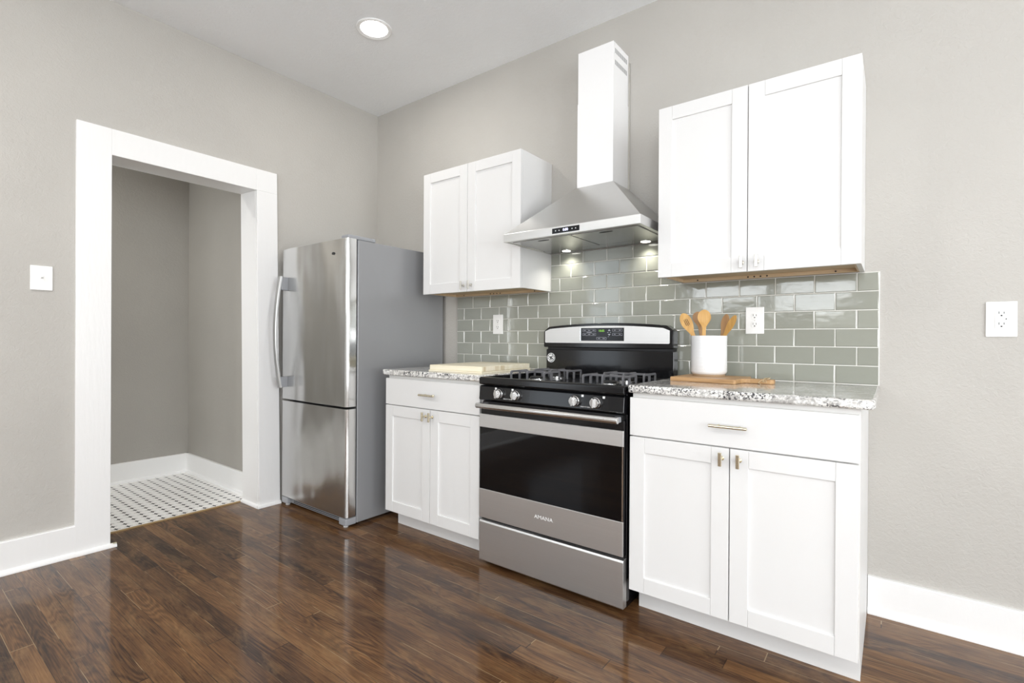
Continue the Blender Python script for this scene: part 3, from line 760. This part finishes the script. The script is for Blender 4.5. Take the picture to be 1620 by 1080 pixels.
# ------------------------------------------------------------------ electrical plates
def duplex(x0, x1, z0, z1, y, label, gfci=False):
    t = thing('wall_outlet', label, 'outlet', ((x0+x1)/2, y, (z0+z1)/2))
    xc, zc = (x0+x1)/2, (z0+z1)/2
    pl = B(x0, x1, y-.006, y, z0, z1).build('cover_plate', M_plast, t, bevel=.0025)
    s = MB()
    if gfci:
        B(xc-.017, xc+.017, y-.0085, y-.0055, zc-.034, zc+.034).build('receptacle', M_plast, t, bevel=.0006)
        B(xc+.010, xc+.014, y-.0089, y-.0083, zc-.001, zc+.003).build('indicator', M_slot, t)
    for dz in (.0195, -.0195):
        if not gfci:
            n_ = 20; pts = [(xc + max(-.0145, min(.0145, .0172*math.cos(2*math.pi*i/n_))), zc + dz + .0155*math.sin(2*math.pi*i/n_)) for i in range(n_)]
            MB().prism(pts, 'y', y-.0078, y-.0055).build('receptacle', M_plast, t, bevel=.0006)
        yy = y - (.0089 if gfci else .0082)
        s = MB(); s.box(xc-.0075, xc-.0055, yy, y-.0070, zc+dz, zc+dz+.009); s.box(xc+.0055, xc+.0075, yy, y-.0070, zc+dz, zc+dz+.008)
        s.cyl((xc, yy, zc+dz-.006), (xc, y-.0070, zc+dz-.006), .0028, 12); s.build('slots', M_slot, t)
    for z in ((zc,) if not gfci else (zc+.048, zc-.048)): MB().cyl((xc, y-.0060, z), (xc, y-.0068, z), .0028, 12).build('screw', M_nickel, t)
    if gfci: B(xc-.012, xc+.004, y-.0089, y-.0083, zc-.003, zc+.002).build('test_button', M_trim, t)
    return t
duplex(2.6955, 2.7725, 1.122, 1.2445, -.0098, 'white duplex outlet on the tile beside the utensil crock')
duplex(1.1965, 1.2770, 1.1235, 1.2475, -.0098, 'white duplex outlet on the tile above the pale cutting boards')
duplex(3.5010, 3.5835, 1.1095, 1.2365, 0, 'white square-faced outlet on the bare wall at far right', True)
t = thing('light_switch', 'white toggle light switch on the wall left of the doorway', 'switch', (0, -1.9665, 1.370))
B(0, .006, -2.0075, -1.9265, 1.3115, 1.4285).build('cover_plate', M_plast, t, bevel=.0025)
tg = MB(); tg.box(.0055, .0075, -1.9735, -1.9595, 1.357, 1.383); tg.build('toggle_collar', M_plast, t)
MB().hexa([(.006,-1.971,1.366),(.006,-1.962,1.366),(.006,-1.962,1.376),(.006,-1.971,1.376),(.020,-1.970,1.374),(.020,-1.963,1.374),(.018,-1.963,1.383),(.018,-1.970,1.383)]).build('toggle', M_plast, t)
for z in (1.340, 1.400): MB().cyl((.006, -1.9665, z), (.0068, -1.9665, z), .003, 12).build('screw', M_nickel, t)

# ------------------------------------------------------------------ things on the counters
# pale boards on the left counter
def slab(name, w_, d_, h_, loc, rz, mm, label, cat, bev=.003):
    o = B(-w_/2, w_/2, -d_/2, d_/2, 0, h_).build(name, mm, None, bevel=bev); o.location = loc; o.rotation_euler = (0, 0, rz)
    return tag(o, label, cat)
RZ = R(5)
slab('thin_cutting_board', .355, .50, .0085, (1.372, -.330, .9138), RZ, M_pale, 'thin pale board lying under the thick cutting board on the left counter', 'cutting board', .001)
tb = local(thing('thick_cutting_board', 'thick cream wood cutting board on top of the thin board beside the range', 'cutting board', (1.372, -.330, .9225), None, RZ))
B(-.175, .175, -.245, .245, 0, .027).build('board', M_pale, tb, bevel=.003)
eg = B(.1745, .1756, -.235, -.03, .002, .025).build('end_grain', M_end, tb); eg['label'] = 'tan end grain'

# dark board with a handle, twine and crock on the right counter
pb = local(thing('paddle_board', 'brown wooden paddle board with twine-wrapped handle under the white crock', 'cutting board', (2.600, -.215, .9137), None, R(-2)))
pts = [(-.135, -.125), (.128, -.125), (.134, -.119), (.137, -.045), (.150, -.028), (.165, -.024), (.242, -.024), (.252, -.014), (.252, .014), (.242, .024), (.165, .024), (.150, .028), (.137, .045), (.134, .119), (.128, .125), (-.135, .125)]
MB().prism(pts, 'z', 0, .0185).build('board', M_board, pb, bevel=.0025)
tw = MB()
for q in range(4):
    path = []
    for i in range(15):
        a_ = 2*math.pi*i/14; path.append((.214 + .004*q + .005*math.sin(a_*1.0+q), .0265*math.cos(a_), .0124 + .0105*math.sin(a_)))
    tw.tube(path, .0017, 6)
tw.tube([(.222, -.024, .016), (.232, -.030, .021), (.240, -.020, .026), (.226, -.006, .024), (.214, -.010, .022)], .0016, 6)
tw.tube([(.216, -.024, .018), (.205, -.034, .012), (.200, -.042, .004), (.210, -.048, .002)], .0016, 6)
tw.build('twine', M_twine, pb, smooth=60)
CC = (2.5760, -.166, .9325)
ck = thing('utensil_crock', 'white glazed stoneware crock holding wooden spoons on the paddle board', 'crock', CC)
MB().lathe([(0, 0), (.066, 0), (.068, .003), (.068, .007), (.070, .009)], CC, 56).build('foot', M_clay, ck, smooth=50)
MB().lathe([(.0695, .009), (.0745, .014), (.0765, .022), (.0760, .10), (.0755, .150), (.0765, .176), (.0755, .1795), (.0735, .1795), (.0715, .176), (.0705, .02), (0, .014), (0, .010)], CC, 64).build('pot', M_crock, ck, smooth=50)
def spoon(name, label, base, tip, bw, bl, bowl, mm, face=0, slots=False, roll=0, oval=.5):
    """handle from base up to the head; head ends at tip; head width bw, length bl"""
    b0, t0 = Vector(base), Vector(tip); d = (t0 - b0).normalized(); L = (t0 - b0).length
    n = Vector((math.sin(face), -math.cos(face), 0)); n = (n - d * n.dot(d)).normalized(); s_ = d.cross(n)
    o = thing(name, label, 'spoon', tuple(base), 'wooden utensils in the crock')
    m = MB(); path = []; rg_ = []; NS = 14; N_ = 26; hs = L - bl
    for i in range(N_ + 1):
        if i <= 8: q = hs * i / 8; hw = .0062 + .002*(i/8); th = .0058; sag = 0
        else:
            u_ = (i - 8) / (N_ - 8); q = hs + bl * u_
            pk = oval
            if u_ < pk: e = .5 - .5*math.cos(math.pi*u_/pk); hw = .0082 + (bw/2 - .0082)*e
            else: hw = max(.004, bw/2 * math.sqrt(max(0, 1 - ((u_-pk)/(1.002-pk))**2)))
            th = .0058 - .0028*min(1, u_*3)
            sag = bowl * math.sin(math.pi*min(1, u_*.95+.03))
        row_f, row_b = [], []
        for j in range(NS + 1):
            v = -1 + 2*j/NS; dep = sag * (1 - v*v)
            edge_t = th * math.sqrt(max(.12, 1 - v*v*.85))
            row_f.append(s_*(hw*v) + n*(edge_t/2 - dep)); row_b.append(s_*(hw*v) + n*(-edge_t/2 - dep*.95))
        path.append(b0 + d*q); rg_.append(row_f + row_b[::-1])
    m.sweep(path, rg_)
    m.build('spoon_body' if not slots else 'slotted_body', mm, o, smooth=50)
    if slots:
        sl = MB(); c_ = b0 + d*(hs + bl*.60)
        for kq in (-1, 0, 1):
            hl = .017 if kq == 0 else .0145
            cc = c_ + s_*(kq*.0068) 
            w2 = .0011
            P_ = [cc + d*hl*a_ + s_*w2*b_ + n*(.0031 if f_ else .0014) for f_ in (0, 1) for a_, b_ in ((-1,-1),(1,-1),(1,1),(-1,1))]
            sl.hexa([tuple(q) for q in P_])
        sl.build('slots', mat('slot_shade', (.10, .05, .02), .8), o)
    return o
zb_ = .9525
spoon('slotted_spatula', 'golden wooden slotted spatula leaning left in the crock', (2.598, -.197, zb_), (2.4650, -.195, 1.2135), .050, .115, .0, M_spoon, R(20), True, oval=.62)
spoon('wooden_spoon', 'large golden wooden spoon with round bowl upright at the front centre of the crock', (2.562, -.205, zb_), (2.5625, -.190, 1.2290), .057, .085, .006, M_spoon, R(25), oval=.58)
spoon('wooden_spoon', 'brown wooden spoon half hidden behind the large golden spoon', (2.560, -.128, zb_), (2.5120, -.128, 1.2240), .052, .075, .005, M_spoon2, R(30), oval=.62)
spoon('wooden_spatula', 'brown wooden spatula leaning right in the crock, behind the pale one', (2.590, -.128, zb_), (2.6430, -.130, 1.2090), .036, .095, .002, M_spoon2, R(-10), oval=.6)
spoon('wooden_spatula', 'pale golden wooden spatula leaning furthest right in the crock', (2.556, -.158, zb_), (2.6900, -.172, 1.2010), .034, .105, .002, M_spoon, R(-25), oval=.6)
